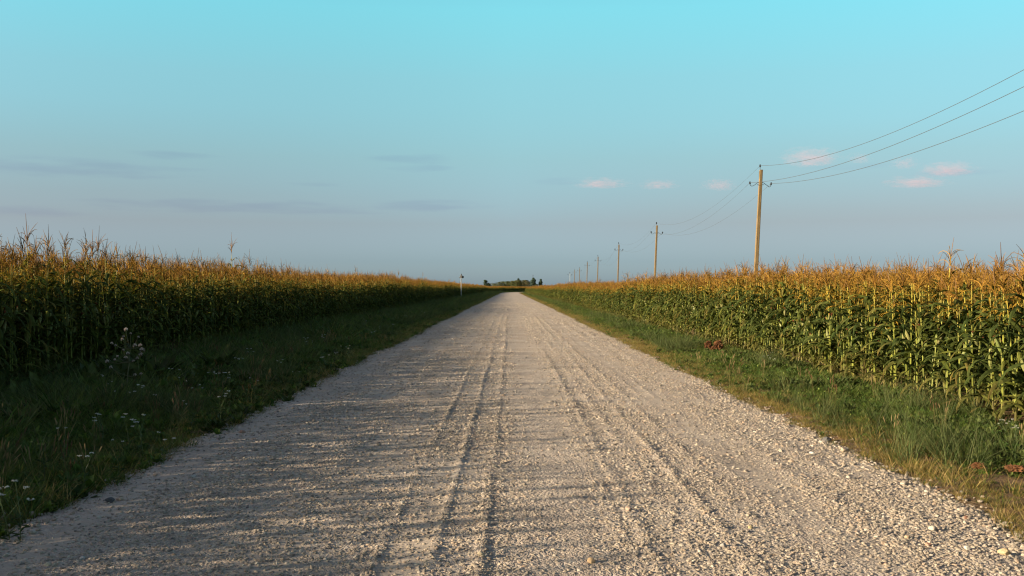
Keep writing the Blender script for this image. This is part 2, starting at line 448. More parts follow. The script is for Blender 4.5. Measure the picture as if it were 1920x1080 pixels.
# single stones that stand out on the road
def one_stone(px, py, wpx, colour, label, flat=.7):
    p = at_ground(px, py); s = wpx / F * p.y / 2
    me = stone_mesh('stone', int(px * 7 + py), 2, flat, .3, plain_mat('stone', tuple(q_ * .8 for q_ in colour), .85, .2, 5, bump=.4))
    o = bpy.data.objects.new('stone', me); C.objects.link(o)
    o.location = (p.x, p.y, float(max(road_z(p.x, p.y), verge_z(p.x, p.y))) + s * .35); o.scale = (s, s, s); o.rotation_euler = (0, 0, px)
    tag(o, label, 'stone', 'stones that stand out on the gravel road')
for a in [(1407, 988, 12, (.55, .44, .24), 'yellowish stone lying in the sunlit gravel between two ruts'),
          (1356, 1024, 13, (.42, .38, .34), 'pale grey stone with a mauve cast beside the yellowish stone'),
          (1748, 990, 17, (.58, .52, .42), 'flat cream stone on the sunlit gravel, largest before the soil patch'),
          (1815, 1026, 15, (.62, .57, .48), 'whitish stone between the reddish and the tan boulder-like stone'),
          (1885, 1032, 22, (.56, .43, .25), 'large tan stone with a bright face near the grass corner'),
          (1741, 1018, 12, (.45, .26, .18), 'reddish stone lying just below the flat cream stone'),
          (1702, 1006, 13, (.45, .33, .22), 'brown tan stone a step away from the flat cream stone'),
          (1551, 820, 17, (.12, .115, .11), 'dark grey stone at the ragged edge of the sunlit verge'),
          (1584, 840, 17, (.42, .34, .26), 'tan stone beside the dry grass at the sunlit road edge'),
          (1523, 846, 12, (.60, .57, .52), 'white stone in front of the dark grey stone'),
          (1695, 902, 14, (.50, .43, .34), 'cream stone below the sunlit grass where the soil shows'),
          (1812, 965, 11, (.24, .13, .09), 'dark reddish brown stone near the corner of the grass'),
          (1108, 1055, 18, (.48, .34, .20), 'orange tan stone on the smooth wheel track, alone there'),
          (1180, 958, 15, (.46, .33, .25), 'pinkish stone at the edge of the smooth wheel track'),
          (902, 1048, 15, (.56, .47, .33), 'cream yellow stone on the ridge beside the dark central rut'),
          (755, 944, 10, (.48, .45, .40), 'pale stone at the top of the rut two along from the central one'),
          (226, 931, 14, (.50, .40, .29), 'tan stone in the shade next to a dark flat stone'),
          (207, 935, 19, (.10, .10, .105), 'dark flat stone in the shade next to a tan stone'),
          (147, 921, 13, (.22, .15, .10), 'brown stone at the shaded foot of the grass'),
          (63, 991, 12, (.55, .52, .47), 'white stone in the shaded corner of the road'),
          (91, 1052, 13, (.58, .50, .36), 'pale yellow stone on the shaded sandy road edge'),
          (155, 1041, 12, (.52, .50, .47), 'light grey stone in the shade beside the pale yellow stone'),
          (363, 890, 10, (.52, .49, .45), 'light stone among shaded gravel below the dark grass'),
          (202, 893, 11, (.60, .58, .54), 'white stone touching the dark grass on the shaded side'),
          (455, 806, 11, (.38, .24, .18), 'reddish stone among shaded gravel at the grass edge'),
          (602, 946, 10, (.55, .47, .34), 'tan stone where sun streaks cross the shaded gravel')]:
    one_stone(*a)

# ================================================================== MAIZE
def maize_parts(seed, H, leafy=1.0, golden=.5):
    """H = height of the stalk below the tassel. Returns builders for stalk, foliage, tassel, ear, silk"""
    r = random.Random(seed)
    st, fo, ta, ea, si = MB(), MB(), MB(), MB(), MB()
    lean = Vector((r.gauss(0, .03), r.gauss(0, .03), 0)); curve = Vector((r.gauss(0, .03), r.gauss(0, .03), 0))
    def axis(t): return lean * (H * t) + curve * (H * t * t) + Vector((0, 0, H * t))
    n = 12
    pts = [axis(i / n) for i in range(n + 1)]
    rad = [.0145 * (1 - .62 * i / n) * (1.12 if i % 2 == 0 else .95) for i in range(n + 1)]
    sc = []
    for i in range(n):
        t = i / n
        a = Vector((.135, .15, .028)); bq = Vector((.18, .19, .033)); c = Vector((.29, .215, .035))
        q = a.lerp(bq, min(1, t / .6)) if t < .6 else bq.lerp(c, (t - .6) / .4)
        if t < .12: q = q.lerp(Vector((.17, .12, .05)), .5)
        q *= r.uniform(.75, 1.2); sc.append(tuple(q))
    st.tube(pts, rad, 6, sc)
    def leaf(t0, phi, length, W, e0, e1, colour, tip, m=0, ns=9, twist=0., wav=.012, b=fo):
        p = axis(t0); dirh = Vector((math.cos(phi), math.sin(phi), 0)); side0 = Vector((-math.sin(phi), math.cos(phi), 0))
        sw = r.gauss(0, .35); prev = None
        for k in range(ns + 1):
            t = k / ns
            el = e0 + (e1 - e0) * t ** 1.15
            ph = phi + sw * t * t
            d = Vector((math.cos(ph) * math.cos(el), math.sin(ph) * math.cos(el), math.sin(el)))
            if k: p = p + d * (length / ns)
            side = Vector((-math.sin(ph), math.cos(ph), 0))
            nrm = side.cross(d); 
            tw = twist * t * t
            s2 = side * math.cos(tw) + nrm * math.sin(tw); n2 = nrm * math.cos(tw) - side * math.sin(tw)
            w = W * min(1, .35 + t / .22 * .65) * (1 - t ** 2.6) + .002
            wv = wav * math.sin(t * 17 + phi * 5) * (1 - t * .4)
            row = (b.vert(p - s2 * w * .5 + n2 * (w * .16 + wv)), b.vert(p), b.vert(p + s2 * w * .5 + n2 * (w * .16 - wv)))
            if prev:
                q = Vector(colour).lerp(Vector(tip), max(0, (t - .45) / .55) ** 1.5) * r.uniform(.85, 1.15)
                b.face((prev[0], prev[1], row[1], row[0]), tuple(q), m); b.face((prev[1], prev[2], row[2], row[1]), tuple(q * .93), m)
            prev = row
    phi0 = r.uniform(0, 6.28)
    nl = int(round(14 * leafy))
    for i in range(nl):
        f = i / (nl - 1)
        t0 = .05 + .87 * f + r.uniform(-.02, .02)
        phi = phi0 + math.pi * (i % 2) + r.gauss(0, .45)
        size = math.sin(math.pi * min(1, .30 + .60 * f)) ** .8
        L_ = (.38 + .34 * size) * r.uniform(.75, 1.15); W = (.048 + .044 * size) * r.uniform(.85, 1.1)
        green = Vector((.042, .062, .017)).lerp(Vector((.078, .092, .022)), r.random())
        tip = green.copy()
        if f > .88:
            green = green.lerp(Vector((.22, .165, .025)), golden * r.uniform(.1, 1)); tip = Vector((.30, .18, .028)); L_ *= .72; W *= .62
        if f < .16:
            green = green.lerp(Vector((.15, .14, .03)), r.uniform(.0, .6)); tip = green.lerp(Vector((.14, .10, .04)), .5); L_ *= .85; W *= .85
        elif r.random() < .14: tip = Vector((.17, .13, .035))
        elif r.random() < .22: green = Vector((.095, .115, .022)); tip = Vector((.14, .14, .03))
        leaf(t0, phi, L_, W, R(r.uniform(55, 80)), R(r.uniform(-98, -30)), green, tip, twist=r.gauss(0, .7), wav=.011)
    # small withered strips hanging below the tassel
    for i in range(r.randint(4, 6)):
        q = Vector((.33, .20, .028)) * r.uniform(.6, 1.15)
        leaf(r.uniform(.80, .985), r.uniform(0, 6.28), r.uniform(.16, .36), r.uniform(.012, .026), R(r.uniform(25, 70)), R(r.uniform(-95, -35)), q, q, ns=5, twist=r.gauss(0, 1.2), wav=.006)
    # tassel
    top = axis(1.0); d0 = (axis(1) - axis(.9)).normalized()
    gold = Vector((.29, .170, .030)).lerp(Vector((.23, .115, .026)), r.random())
    tl = r.uniform(.28, .44)
    bend_ = Vector((r.gauss(0, .06), r.gauss(0, .06), 0))
    ta.tube([top + d0 * (tl * k / 5) + bend_ * (k / 5) ** 2 for k in range(6)], [.0042, .005, .0052, .005, .004, .002], 4, [tuple(gold * .9)] * 2 + [tuple(gold.lerp(Vector((.17, .10, .06)), .7))] * 4)
    for i in range(r.randint(8, 13)):
        h = .01 + .13 * r.random(); ph = r.uniform(0, 6.28); ln = r.uniform(.15, .26)
        e0 = R(r.uniform(55, 84)); e1 = R(r.choice((r.uniform(-50, 30), r.uniform(30, 80), r.uniform(30, 80)))); p = top + d0 * h; pp = [p]
        for k in range(1, 6):
            el = e0 + (e1 - e0) * (k / 5) ** 1.3
            p = p + Vector((math.cos(ph) * math.cos(el), math.sin(ph) * math.cos(el), math.sin(el))) * (ln / 5); pp.append(p)
        ta.tube(pp, [.0030, .0038, .0040, .0038, .0032, .0015], 3, tuple(gold * r.uniform(.75, 1.2)), cap=False)
    # ear in its husk with a tuft of brown silk
    for i in range(r.choice((1, 1, 2))):
        t = r.uniform(.42, .58); ph = phi0 + r.uniform(-.6, .6) + math.pi * i
        b0 = axis(t); ax = Vector((math.cos(ph) * .38, math.sin(ph) * .38, .92))
        husk = Vector((.11, .14, .035)).lerp(Vector((.20, .18, .07)), r.random())
        ea.lathe(b0 + Vector((math.cos(ph), math.sin(ph), 0)) * .02, ax, [(.010, 0), (.022, .03), (.026, .08), (.021, .13), (.011, .175), (.005, .20)], 7, tuple(husk))
        tp = b0 + ax.normalized() * .20 + Vector((math.cos(ph), math.sin(ph), 0)) * .02
        if i == 0: si.lathe(tp - ax.normalized() * .012, ax + Vector((r.gauss(0, .4), r.gauss(0, .4), 0)), [(.006, 0), (.010, .012), (.017, .028), (.021, .040), (.012, .046)], 7, (.12, .045, .02))
    return st, fo, ta, ea, si

def merge(parts):
    """all parts of one plant in one mesh, for the field that is stuff"""
    b = MB()
    for src, m in parts:
        o_ = len(b.v); b.v += src.v
        for f, c in zip(src.f, src.c): b.face([i + o_ for i in f], c, m)
    return b

NV = 12
FORMS = []
for i in range(NV):
    FORMS.append(maize_parts(500 + i, 1.62 + .10 * ((i * 5) % 7) / 6, 1.0, .6))
whole = []
for i, (st, fo, ta, ea, si) in enumerate(FORMS):
    whole.append(merge([(st, 0), (fo, 1), (ta, 2), (ea, 0), (si, 2)]).mesh('maize_plant', [M_STALK, M_LEAF, M_TASSEL]))
part_mesh = []
for st, fo, ta, ea, si in FORMS:
    part_mesh.append((st.mesh('stalk', M_STALK), fo.mesh('foliage', M_LEAF), ta.mesh('tassel', M_TASSEL), ea.mesh('ear', M_STALK), si.mesh('silk', M_TASSEL)))
maize_col = proto_collection('maize_plant', whole)

ROW, XR, XL = .70, 6.08, -8.0
def row_points(side, k, ya, yb, step):
    n = int((yb - ya) / step)
    y = ya + (np.arange(n) + RNG.uniform(-.32, .32, n)) * step
    x = (XR + ROW * k if side > 0 else XL - ROW * k) + RNG.normal(0, .045, n)
    ok = RNG.uniform(0, 1, n) > .05
    x, y = x[ok], y[ok]
    s = np.clip(RNG.normal(1.0, .065, len(x)), .8, 1.11) * (1.035 if side > 0 else 1.19)
    s *= 1 + .07 * (vnoise(x * .15, y * .12, 77) - .5) * 2 + (0 if side > 0 else .05 * np.exp(-((y - 14) / 8.) ** 2))
    tall = (RNG.uniform(0, 1, len(x)) > .972) & (y > 30)
    s = np.where(tall, s * RNG.uniform(1.06, 1.15, len(x)), s)
    return x, y, s

front = []                                              # candidates for single plants: (distance, side, row, x, y, scale)
px_, py_, ps_ = [], [], []
for side in (1, -1):
    y_start = 0. if side > 0 else -16.
    for k in range(12):
        for (ya, yb, st) in ((y_start, 90, .145), (90, 230, .19), (230, 580, .30)):
            if side > 0 and yb == 580: yb = 470
            if k > 7 and ya >= 90: st *= 1.6
            x, y, s = row_points(side, k, ya, yb, st)
            if st > .25: s = s * 1.0
            if k < 2 and ya == y_start:
                vis0 = abs(XR if side > 0 else XL) / (964 / F) - .4 + k * 1.4
                for q in zip(x, y, s):
                    if q[1] > vis0: front.append((math.hypot(q[0], q[1]) * (1.0 if k == 0 else 1.35), side, k, *q))
                m = y <= vis0
                # kept for the field below
                px_.append(x[m]); py_.append(y[m]); ps_.append(s[m])
            else:
                px_.append(x); py_.append(y); ps_.append(s)
# the depth of both fields
for side, xa, xb, ya, yb, n in ((1, XR + 8.4, XR + 60, 0, 470, 30000), (-1, XL - 60, XL - 8.4, -30, 600, 36000)):
    u = RNG.uniform(0, 1, n); y = ya + (yb - ya) * u ** 1.25
    x = RNG.uniform(xa, xb, n); x = np.round(x / ROW) * ROW + RNG.normal(0, .06, n)
    px_.append(x); py_.append(y); ps_.append(RNG.normal(1, .07, n) * (1.035 if side > 0 else 1.19))
front.sort()
single, rest = front[:300], front[300:]
px_.append(np.array([q[3] for q in rest])); py_.append(np.array([q[4] for q in rest])); ps_.append(np.array([q[5] for q in rest]))
X = np.concatenate(px_); Y = np.concatenate(py_); SC = np.concatenate(ps_); n = len(X)
pos = np.stack([X + bend(Y), Y, np.full(n, -.08)], 1)
rot = np.stack([RNG.normal(0, .035, n), RNG.normal(0, .035, n), RNG.uniform(0, 6.28, n)], 1)
wide = np.where(Y > 230, 1.45, np.where(Y > 90, 1.15, 1.0))
mf = scatter('maize_field', pos, rot, np.stack([wide, wide, SC], 1), RNG.integers(0, NV, n), maize_col)
tag(mf, 'dense field of ripening maize with golden tassels on both sides of the road', 'maize field', kind='stuff')

# the plants that show largest, each one an object with its parts
made = {}
GROUPS = {(1, 0): ('maize plant with golden tassel in the outermost sunlit row beside the green verge', 'maize plants in the outermost sunlit row'),
          (1, 1): ('maize plant with golden tassel in the second sunlit row, behind the outermost row', 'maize plants in the second sunlit row'),
          (-1, 0): ('tall maize plant in the outermost shaded row behind the dark flowering verge', 'maize plants in the outermost shaded row'),
          (-1, 1): ('tall maize plant in the second shaded row, behind the outermost row', 'maize plants in the second shaded row')}
def maize_plant(v, loc, rot, scale, label, group):
    root = empty('maize_plant', loc, rot); root.scale = scale
    tag(root, label, 'maize plant', group)
    if v not in made:
        kids = []
        for nm, me in zip(('stalk', 'foliage', 'tassel', 'ear'), part_mesh[v][:4]):
            o = bpy.data.objects.new(nm, me); C.objects.link(o); o.parent = root; kids.append(o)
        si = bpy.data.objects.new('silk', part_mesh[v][4]); C.objects.link(si); si.parent = kids[3]
        made[v] = (kids, si)
    else:
        kids, si = made[v]
        for k in kids:
            c = k.copy(); C.objects.link(c); c.parent = root
            if k is kids[3]:
                d = si.copy(); C.objects.link(d); d.parent = c
    return root
for dist, side, k, x, y, s in single:
    lab, grp = GROUPS[(side, k)]
    maize_plant(random.randrange(NV), (x, y, -.08), (random.gauss(0, .035), random.gauss(0, .035), random.uniform(0, 6.28)), (1, 1, s), lab, grp)
# a few that tower over their neighbours
for px, py, d, lab in ((1770, 446, 14.5, 'tallest maize plant above the sunlit field, pale tassel standing clear of the rest'),
                       (60, 402, 17.5, 'tallest maize plant above the shaded field, dark spike near the picture edge'),
                       (180, 424, 20.5, 'tall maize plant with open spreading tassel above the shaded field, next to the tallest'),
                       (437, 436, 31.0, 'lone tall maize plant with bent top leaf rising from the shaded field edge')):
    q = at_depth(px, py, d); v = 3 if px > 1000 else 5
    zt = max(p[2] for p in FORMS[v][2].v)
    maize_plant(v, (q.x, q.y, -.08), (0, 0, px), (1, 1, (q.z + .08) / zt), lab, None)

# ================================================================== GRASS
def tuft(seed, nb, h, spread, width, cols, droop=1.0):
    r = random.Random(seed); b = MB()
    for i in range(nb):
        a = r.uniform(0, 6.28); rr = spread * r.random() ** .7
        p = Vector((math.cos(a) * rr, math.sin(a) * rr, -.01)); ph = a + r.gauss(0, .9)
        ln = h * r.uniform(.5, 1.1); e0 = R(r.uniform(62, 88)); e1 = e0 - R(r.uniform(15, 85)) * droop
        q = Vector(r.choice(cols)) * r.uniform(.75, 1.25)
        wa = r.uniform(0, 3.14); side = Vector((math.cos(wa), math.sin(wa), 0)); prev = None
        for k in range(4):
            t = k / 3
            if k:
                el = e0 + (e1 - e0) * t
                p = p + Vector((math.cos(ph) * math.cos(el), math.sin(ph) * math.cos(el), math.sin(el))) * ln / 3
            w = width * (1 - t ** 1.5 * .9) * .5
            row = (b.vert(p - side * w), b.vert(p + side * w))
            if prev: b.face((prev[0], prev[1], row[1], row[0]), tuple(q))
            prev = row
    return b.mesh('grass_tuft', M_GRASS)
def weed(seed, n_, size, cols):
    r = random.Random(seed); b = MB()
    for i in range(n_):
        a = r.uniform(0, 6.28); el = R(r.uniform(15, 75)); ln = size * r.uniform(.5, 1.1)
        d = Vector((math.cos(a) * math.cos(el), math.sin(a) * math.cos(el), math.sin(el))); side = Vector((-math.sin(a), math.cos(a), 0))
        p = d * ln * .35; w = ln * r.uniform(.16, .26); q = tuple(Vector(r.choice(cols)) * r.uniform(.7, 1.25))
        up = side.cross(d) * -1
        pts = [p, p + d * ln * .3 + side * w, p + d * ln * .65 + side * w * .7 - up * ln * .04, p + d * ln * .85 - up * ln * .15, p + d * ln * .65 - side * w * .7 - up * ln * .04, p + d * ln * .3 - side * w]
        b.face([b.vert(x) for x in pts], q)
    return b.mesh('weed_leaves', M_GRASS)
G1 = [(.072, .120, .020), (.088, .135, .024), (.054, .100, .020), (.115, .145, .034)]
G2 = [(.06, .088, .028), (.085, .105, .04), (.12, .13, .05)]
DRY = [(.24, .17, .055), (.18, .135, .04), (.13, .125, .03), (.30, .22, .095)]
forms = [tuft(1, 26, .13, .08, .0065, G1), tuft(2, 26, .16, .08, .006, G1), tuft(3, 22, .20, .07, .006, G1 + G2), tuft(4, 30, .09, .09, .0065, G1),
         weed(5, 34, .065, G1), weed(6, 30, .08, [(.055, .10, .025), (.075, .115, .03)]),
         tuft(7, 26, .10, .09, .005, DRY), tuft(8, 24, .14, .08, .005, DRY + G1[:2]), tuft(9, 20, .20, .06, .0045, DRY),
         tuft(10, 26, .45, .07, .007, G2, .8), tuft(11, 24, .60, .06, .0065, G2, .7)]
def seed_stems(seed, nb, h, head):
    r = random.Random(seed); b = MB()
    for i in range(nb):
        a = r.uniform(0, 6.28); q = Vector((math.cos(a), math.sin(a), 0)); ln = h * r.uniform(.6, 1.1); lean = r.uniform(.05, .4)
        p0 = q * .03 * r.random(); p1 = p0 + q * ln * lean * .4 + Vector((0, 0, ln * .6)); p2 = p0 + q * ln * lean + Vector((0, 0, ln))
        b.tube([p0, p1, p2], [.0016, .0014, .0012], 3, (.17, .14, .055), cap=False)
        d = (p2 - p1).normalized(); b.tube([p2 - d * .07, p2 - d * .04, p2, p2 + d * .02], [.002, .006, .005, .001], 4, head, cap=False)
    return b.mesh('seed_stems', M_GRASS)
forms += [seed_stems(12, 7, .42, (.22, .16, .08)), seed_stems(13, 5, .55, (.14, .075, .04)), weed(14, 44, .055, [(.05, .085, .02), (.06, .095, .02)]), weed(15, 24, .11, [(.05, .075, .022), (.08, .10, .03)])]
gcol = proto_collection('grass_tuft', forms)
BARE = at_ground(1860, 892)
CLOD_AT = [at_ground(px, 657, -.05) for px in (1328, 1338, 1347)]
gp, gr, gs, gi_ = [], [], [], []
def add_grass(side, y0, y1, per_m2, sc):
    width = 2.9 if side > 0 else 4.8
    n = int((y1 - y0) * width * per_m2)
    y = RNG.uniform(y0, y1, n)
    u = RNG.uniform(-.03, 1.0, n)
    e = edge_r(y) if side > 0 else edge_l(y)
    outer = (XR - .0) if side > 0 else (XL + .1)
    x = e + (outer - e) * u
    dist = np.abs(x - e) * np.sign(u)
    den = np.clip((dist + .22) / .5, 0, 1) * (.55 + .8 * vnoise(x * 1.5, y * 1.2, 81))
    if side > 0: den = den * (1 - .96 * np.exp(-(((x - BARE.x) / .75) ** 2 + ((y - BARE.y) / .33) ** 2) ** 2))
    for q_ in CLOD_AT: den = den * (1 - (((x - q_[0]) / .24) ** 2 + ((y - q_[1] + .35) / .75) ** 2 < 1))
    k = RNG.uniform(0, 1, n) < den
    x, y, dist = x[k], y[k], dist[k]; n = len(x)
    r = RNG.uniform(0, 1, n)
    dryness = np.clip(1.2 - dist / (1.0 if side > 0 else .9), 0, 1) ** 1.3 * (.55 + .75 * vnoise(x * .8, y * .35, 82)) + .03
    if side < 0: dryness = dryness * .5
    isdry = r < dryness
    form = np.where(isdry, RNG.choice([6, 6, 7, 7, 8], n), RNG.choice([0, 0, 1, 1, 1, 2, 3, 3, 4, 4, 5], n))
    far = np.clip((dist - .8) / 1.2, 0, 1)
    s = (.60 + (.40 if side > 0 else .75) * far) * RNG.uniform(.7, 1.3, n) * (.75 + .6 * vnoise(x * 1.1, y * .9, 83))
    if side < 0: s *= RNG.uniform(.9, 2.0, n)
    # clumps of long grass
    lg = (vnoise(x * .9, y * .7, 84) > (.72 if side > 0 else .55)) & (RNG.uniform(0, 1, n) < (.07 if side > 0 else .16)) & (dist > .7)
    form = np.where(lg, RNG.choice([9, 10], n), form)
    s = np.where(lg, RNG.uniform(.6, 1.05, n), s)
    cl = (vnoise(x * .7, y * .6, 91) > .58) & ~isdry & (RNG.uniform(0, 1, n) < .5) & (y < 60)
    form = np.where(cl, RNG.choice([4, 13, 13, 5] + ([14] if sc < 1.3 else [13]), n), form)
    sd = (RNG.uniform(0, 1, n) < .012 * (.1 + 1.6 * vnoise(x * .5, y * .4, 92) ** 2) * (.22 if side > 0 else 1.1)) & (y < 30)
    form = np.where(sd, RNG.choice([11, 11, 12], n), form); s = np.where(sd, RNG.uniform(.6, 1.0, n), s)
    gp.append(np.stack([x + bend(y), y, verge_z(x, y)], 1)); gi_.append(form)
    gr.append(np.stack([RNG.normal(0, .12, n), RNG.normal(0, .12, n), RNG.uniform(0, 6.28, n)], 1))
    gs.append(np.stack([s * sc, s * sc, s * (1 + (sc - 1) * .35)], 1))
for side in (1, -1):
    add_grass(side, 2.5, 14, 300, 1.0)
    add_grass(side, 14, 30, 190, 1.2)
    add_grass(side, 30, 70, 80, 1.6)
    add_grass(side, 70, 180, 26, 2.4)
    add_grass(side, 180, 470, 8, 3.6)
# the tussock of long blades before the sunlit maize
for cx, cy, n, sp, fm in ((1510, 745, 26, .45, (9, 10)), (1610, 780, 26, .5, (9, 10, 2)), (1700, 815, 24, .5, (9, 10)), (1560, 800, 90, .35, (8, 7)), (1650, 850, 110, .35, (8, 7)), (1600, 825, 90, .4, (8, 7)), (1440, 745, 50, .3, (8, 7)), (1740, 870, 70, .25, (8, 7))):
    q = at_ground(cx, cy + 25)
    x = q.x + RNG.normal(0, sp, n); y = q.y + RNG.normal(0, sp * 1.3, n); k = x > edge_r(y) + .25; x, y = x[k], y[k]; n = len(x)
    gp.append(np.stack([x, y, verge_z(x, y)], 1)); gi_.append(RNG.choice(fm, n)); gr.append(np.stack([RNG.normal(0, .12, n), RNG.normal(0, .12, n), RNG.uniform(0, 6.28, n)], 1))
    s = RNG.uniform(.55, 1.0, n) * (1.3 if 8 in fm and 9 not in fm else 1); gs.append(np.stack([s, s, s], 1))
go_ = scatter('grass', np.concatenate(gp), np.concatenate(gr), np.concatenate(gs), np.concatenate(gi_), gcol)
tag(go_, 'short grass and low weeds, dry along the road edges and green by the maize', 'grass', kind='stuff')

# ------------------------------------------------------------------ clods of red soil in the verge
M_CLOD = plain_mat('red_soil', (.135, .058, .024), .95, .5, 5, bump=.8)
def clod(px, py, wpx, hpx, label, seed, sink=.1):
    p = at_ground(px, py, -.05); k = p.y / F
    v, f = icosphere(4); b = MB(); o3 = Vector((seed, seed * 2.3, 0))
    for q in v:
        d = 1 + .45 * mnoise.noise(q * 1.6 + o3) + .34 * mnoise.noise(q * 4.5 + o3) + .26 * mnoise.noise(q * 10 + o3) + .12 * mnoise.noise(q * 21 + o3)
        b.vert((q.x * d * wpx * k * .5, q.y * d * wpx * k * .42, (q.z * d * .55 + .45 - sink) * hpx * k))
    for t in f: b.face(t)
    o = b.build('soil_clod', M_CLOD); o.location = (p.x, p.y, float(verge_z(p.x, p.y)) + .06)
    tag(o, label, 'soil clod', 'clods of red soil in the sunlit verge')
clod(1328, 656, 13, 14, 'reddish brown soil clod in sunlit grass, smaller one of the pair', 3)
clod(1347, 657, 16, 18, 'reddish brown soil clod in sunlit grass, bigger one of the pair with a shaded side', 8)
clod(1339, 662, 13, 7, 'low orange brown soil crumble in front of the two reddish clods', 12)
clod(1905, 893, 34, 10, 'broad reddish clod on the bare soil patch at the picture edge', 17)
clod(1835, 890, 22, 9, 'small reddish clod on the bare soil patch among pebbles', 23)

# ------------------------------------------------------------------ flowering weeds
def umbel_plant(p, h, label, group, seed, heads, hs, fcol, name='yarrow_plant', cat='wild flower'):
    r = random.Random(seed); root = empty(name, p); tag(root, label, cat, group)
    st = MB(); tips = []
    fork = Vector((r.gauss(0, .02), r.gauss(0, .02), h * .55))
    st.tube([(0, 0, -.02), fork * .5, fork], [.004, .0035, .003], 4, (.06, .08, .03))
    for i in range(heads):
        a = r.uniform(0, 6.28); rr = h * .28 * r.random() ** .5
        t = Vector((math.cos(a) * rr, math.sin(a) * rr, h * r.uniform(.82, 1.05))); tips.append(t)
        st.tube([fork, fork.lerp(t, .6) + Vector((0, 0, -.02)), t], [.0028, .0024, .002], 3, (.06, .085, .03), cap=False)
    st.build('stem', M_STALK, root)
    lf = MB()
    for i in range(14):
        a = r.uniform(0, 6.28); z = h * r.uniform(.02, .6); d = Vector((math.cos(a), math.sin(a), r.uniform(.1, .7))).normalized(); s_ = Vector((-math.sin(a), math.cos(a), 0)); ln = r.uniform(.05, .11)
        b0 = fork * (z / (h * .55)) if z < h * .55 else fork
        lf.face([lf.vert(b0), lf.vert(b0 + d * ln * .5 + s_ * ln * .12), lf.vert(b0 + d * ln - Vector((0, 0, ln * .2))), lf.vert(b0 + d * ln * .5 - s_ * ln * .12)], (.045, .075, .025))
    lf.build('foliage', M_GRASS, root)
    for t in tips:
        fl = MB()
        for k in range(16):
            a = r.uniform(0, 6.28); rr = hs * r.random() ** .5; c = t + Vector((math.cos(a) * rr, math.sin(a) * rr, r.uniform(-.004, .006)))
            q = hs * .28; ph = r.uniform(0, 3)
            top = lf_top = [fl.vert(c + Vector((math.cos(ph + m_ * 1.257) * q, math.sin(ph + m_ * 1.257) * q, 0))) for m_ in range(5)]
            apex = fl.vert(c + Vector((0, 0, q * .6)))
            for m_ in range(5): fl.face((top[m_], top[(m_ + 1) % 5], apex), fcol)
            fl.face(tuple(reversed(top)), tuple(x * .8 for x in fcol))
        fl.build('flower_head', M_FLOWER, root)
    return root
WH = (.62, .62, .55); YE = (.48, .46, .16)
spots = [(640, 647, WH), (655, 652, WH), (611, 630, WH), (672, 600, YE), (545, 655, YE), (560, 668, YE), (586, 640, WH), (395, 694, WH), (421, 703, WH), (430, 706, WH), (370, 722, WH), (246, 772, WH), (272, 778, WH), (262, 784, WH), (188, 772, WH), (358, 753, WH), (24, 905, WH), (38, 893, WH),
         (500, 690, YE), (520, 672, WH), (700, 622, WH), (716, 612, WH), (735, 606, WH), (446, 672, WH), (600, 612, WH), (655, 585, WH), (470, 655, WH), (345, 707, WH), (628, 662, WH), (575, 634, WH), (300, 735, WH), (330, 690, WH), (415, 735, WH), (480, 710, WH), (505, 655, YE), (610, 668, WH), (560, 690, WH), (690, 600, WH), (760, 592, WH), (120, 800, WH), (160, 850, WH), (85, 830, YE), (220, 815, WH), (310, 800, WH), (440, 640, YE), (205, 715, WH), (182, 700, WH), (262, 722, WH), (232, 728, WH), (795, 585, WH)]
for i, (px, py, c) in enumerate(spots):
    h = .34 + .1 * ((i * 7) % 5) / 4
    q = at_ground(px, py, h - .05); q.z = float(verge_z(q.x, q.y))
    if c is WH: umbel_plant(q, h, 'weed with small white flower heads in the dark shaded verge', 'white flowering weeds in the shaded verge', 900 + i, 2 + i % 3, .013 + .004 * (i % 3), c)
    else: umbel_plant(q, h, 'weed with small pale yellow flower heads in the dark shaded verge', 'yellow flowering weeds in the shaded verge', 900 + i, 2 + i % 2, .011, c)
for i, (px, py) in enumerate(((1437, 668), (1450, 676), (1444, 664), (1880, 793), (1893, 788), (1905, 800))):
    q = at_ground(px, py, .15); q.z = float(verge_z(q.x, q.y))
    umbel_plant(q, .22, 'low weed with tiny white flowers in the sunlit verge near the maize', 'white flowering weeds in the sunlit verge', 960 + i, 4, .012, WH)

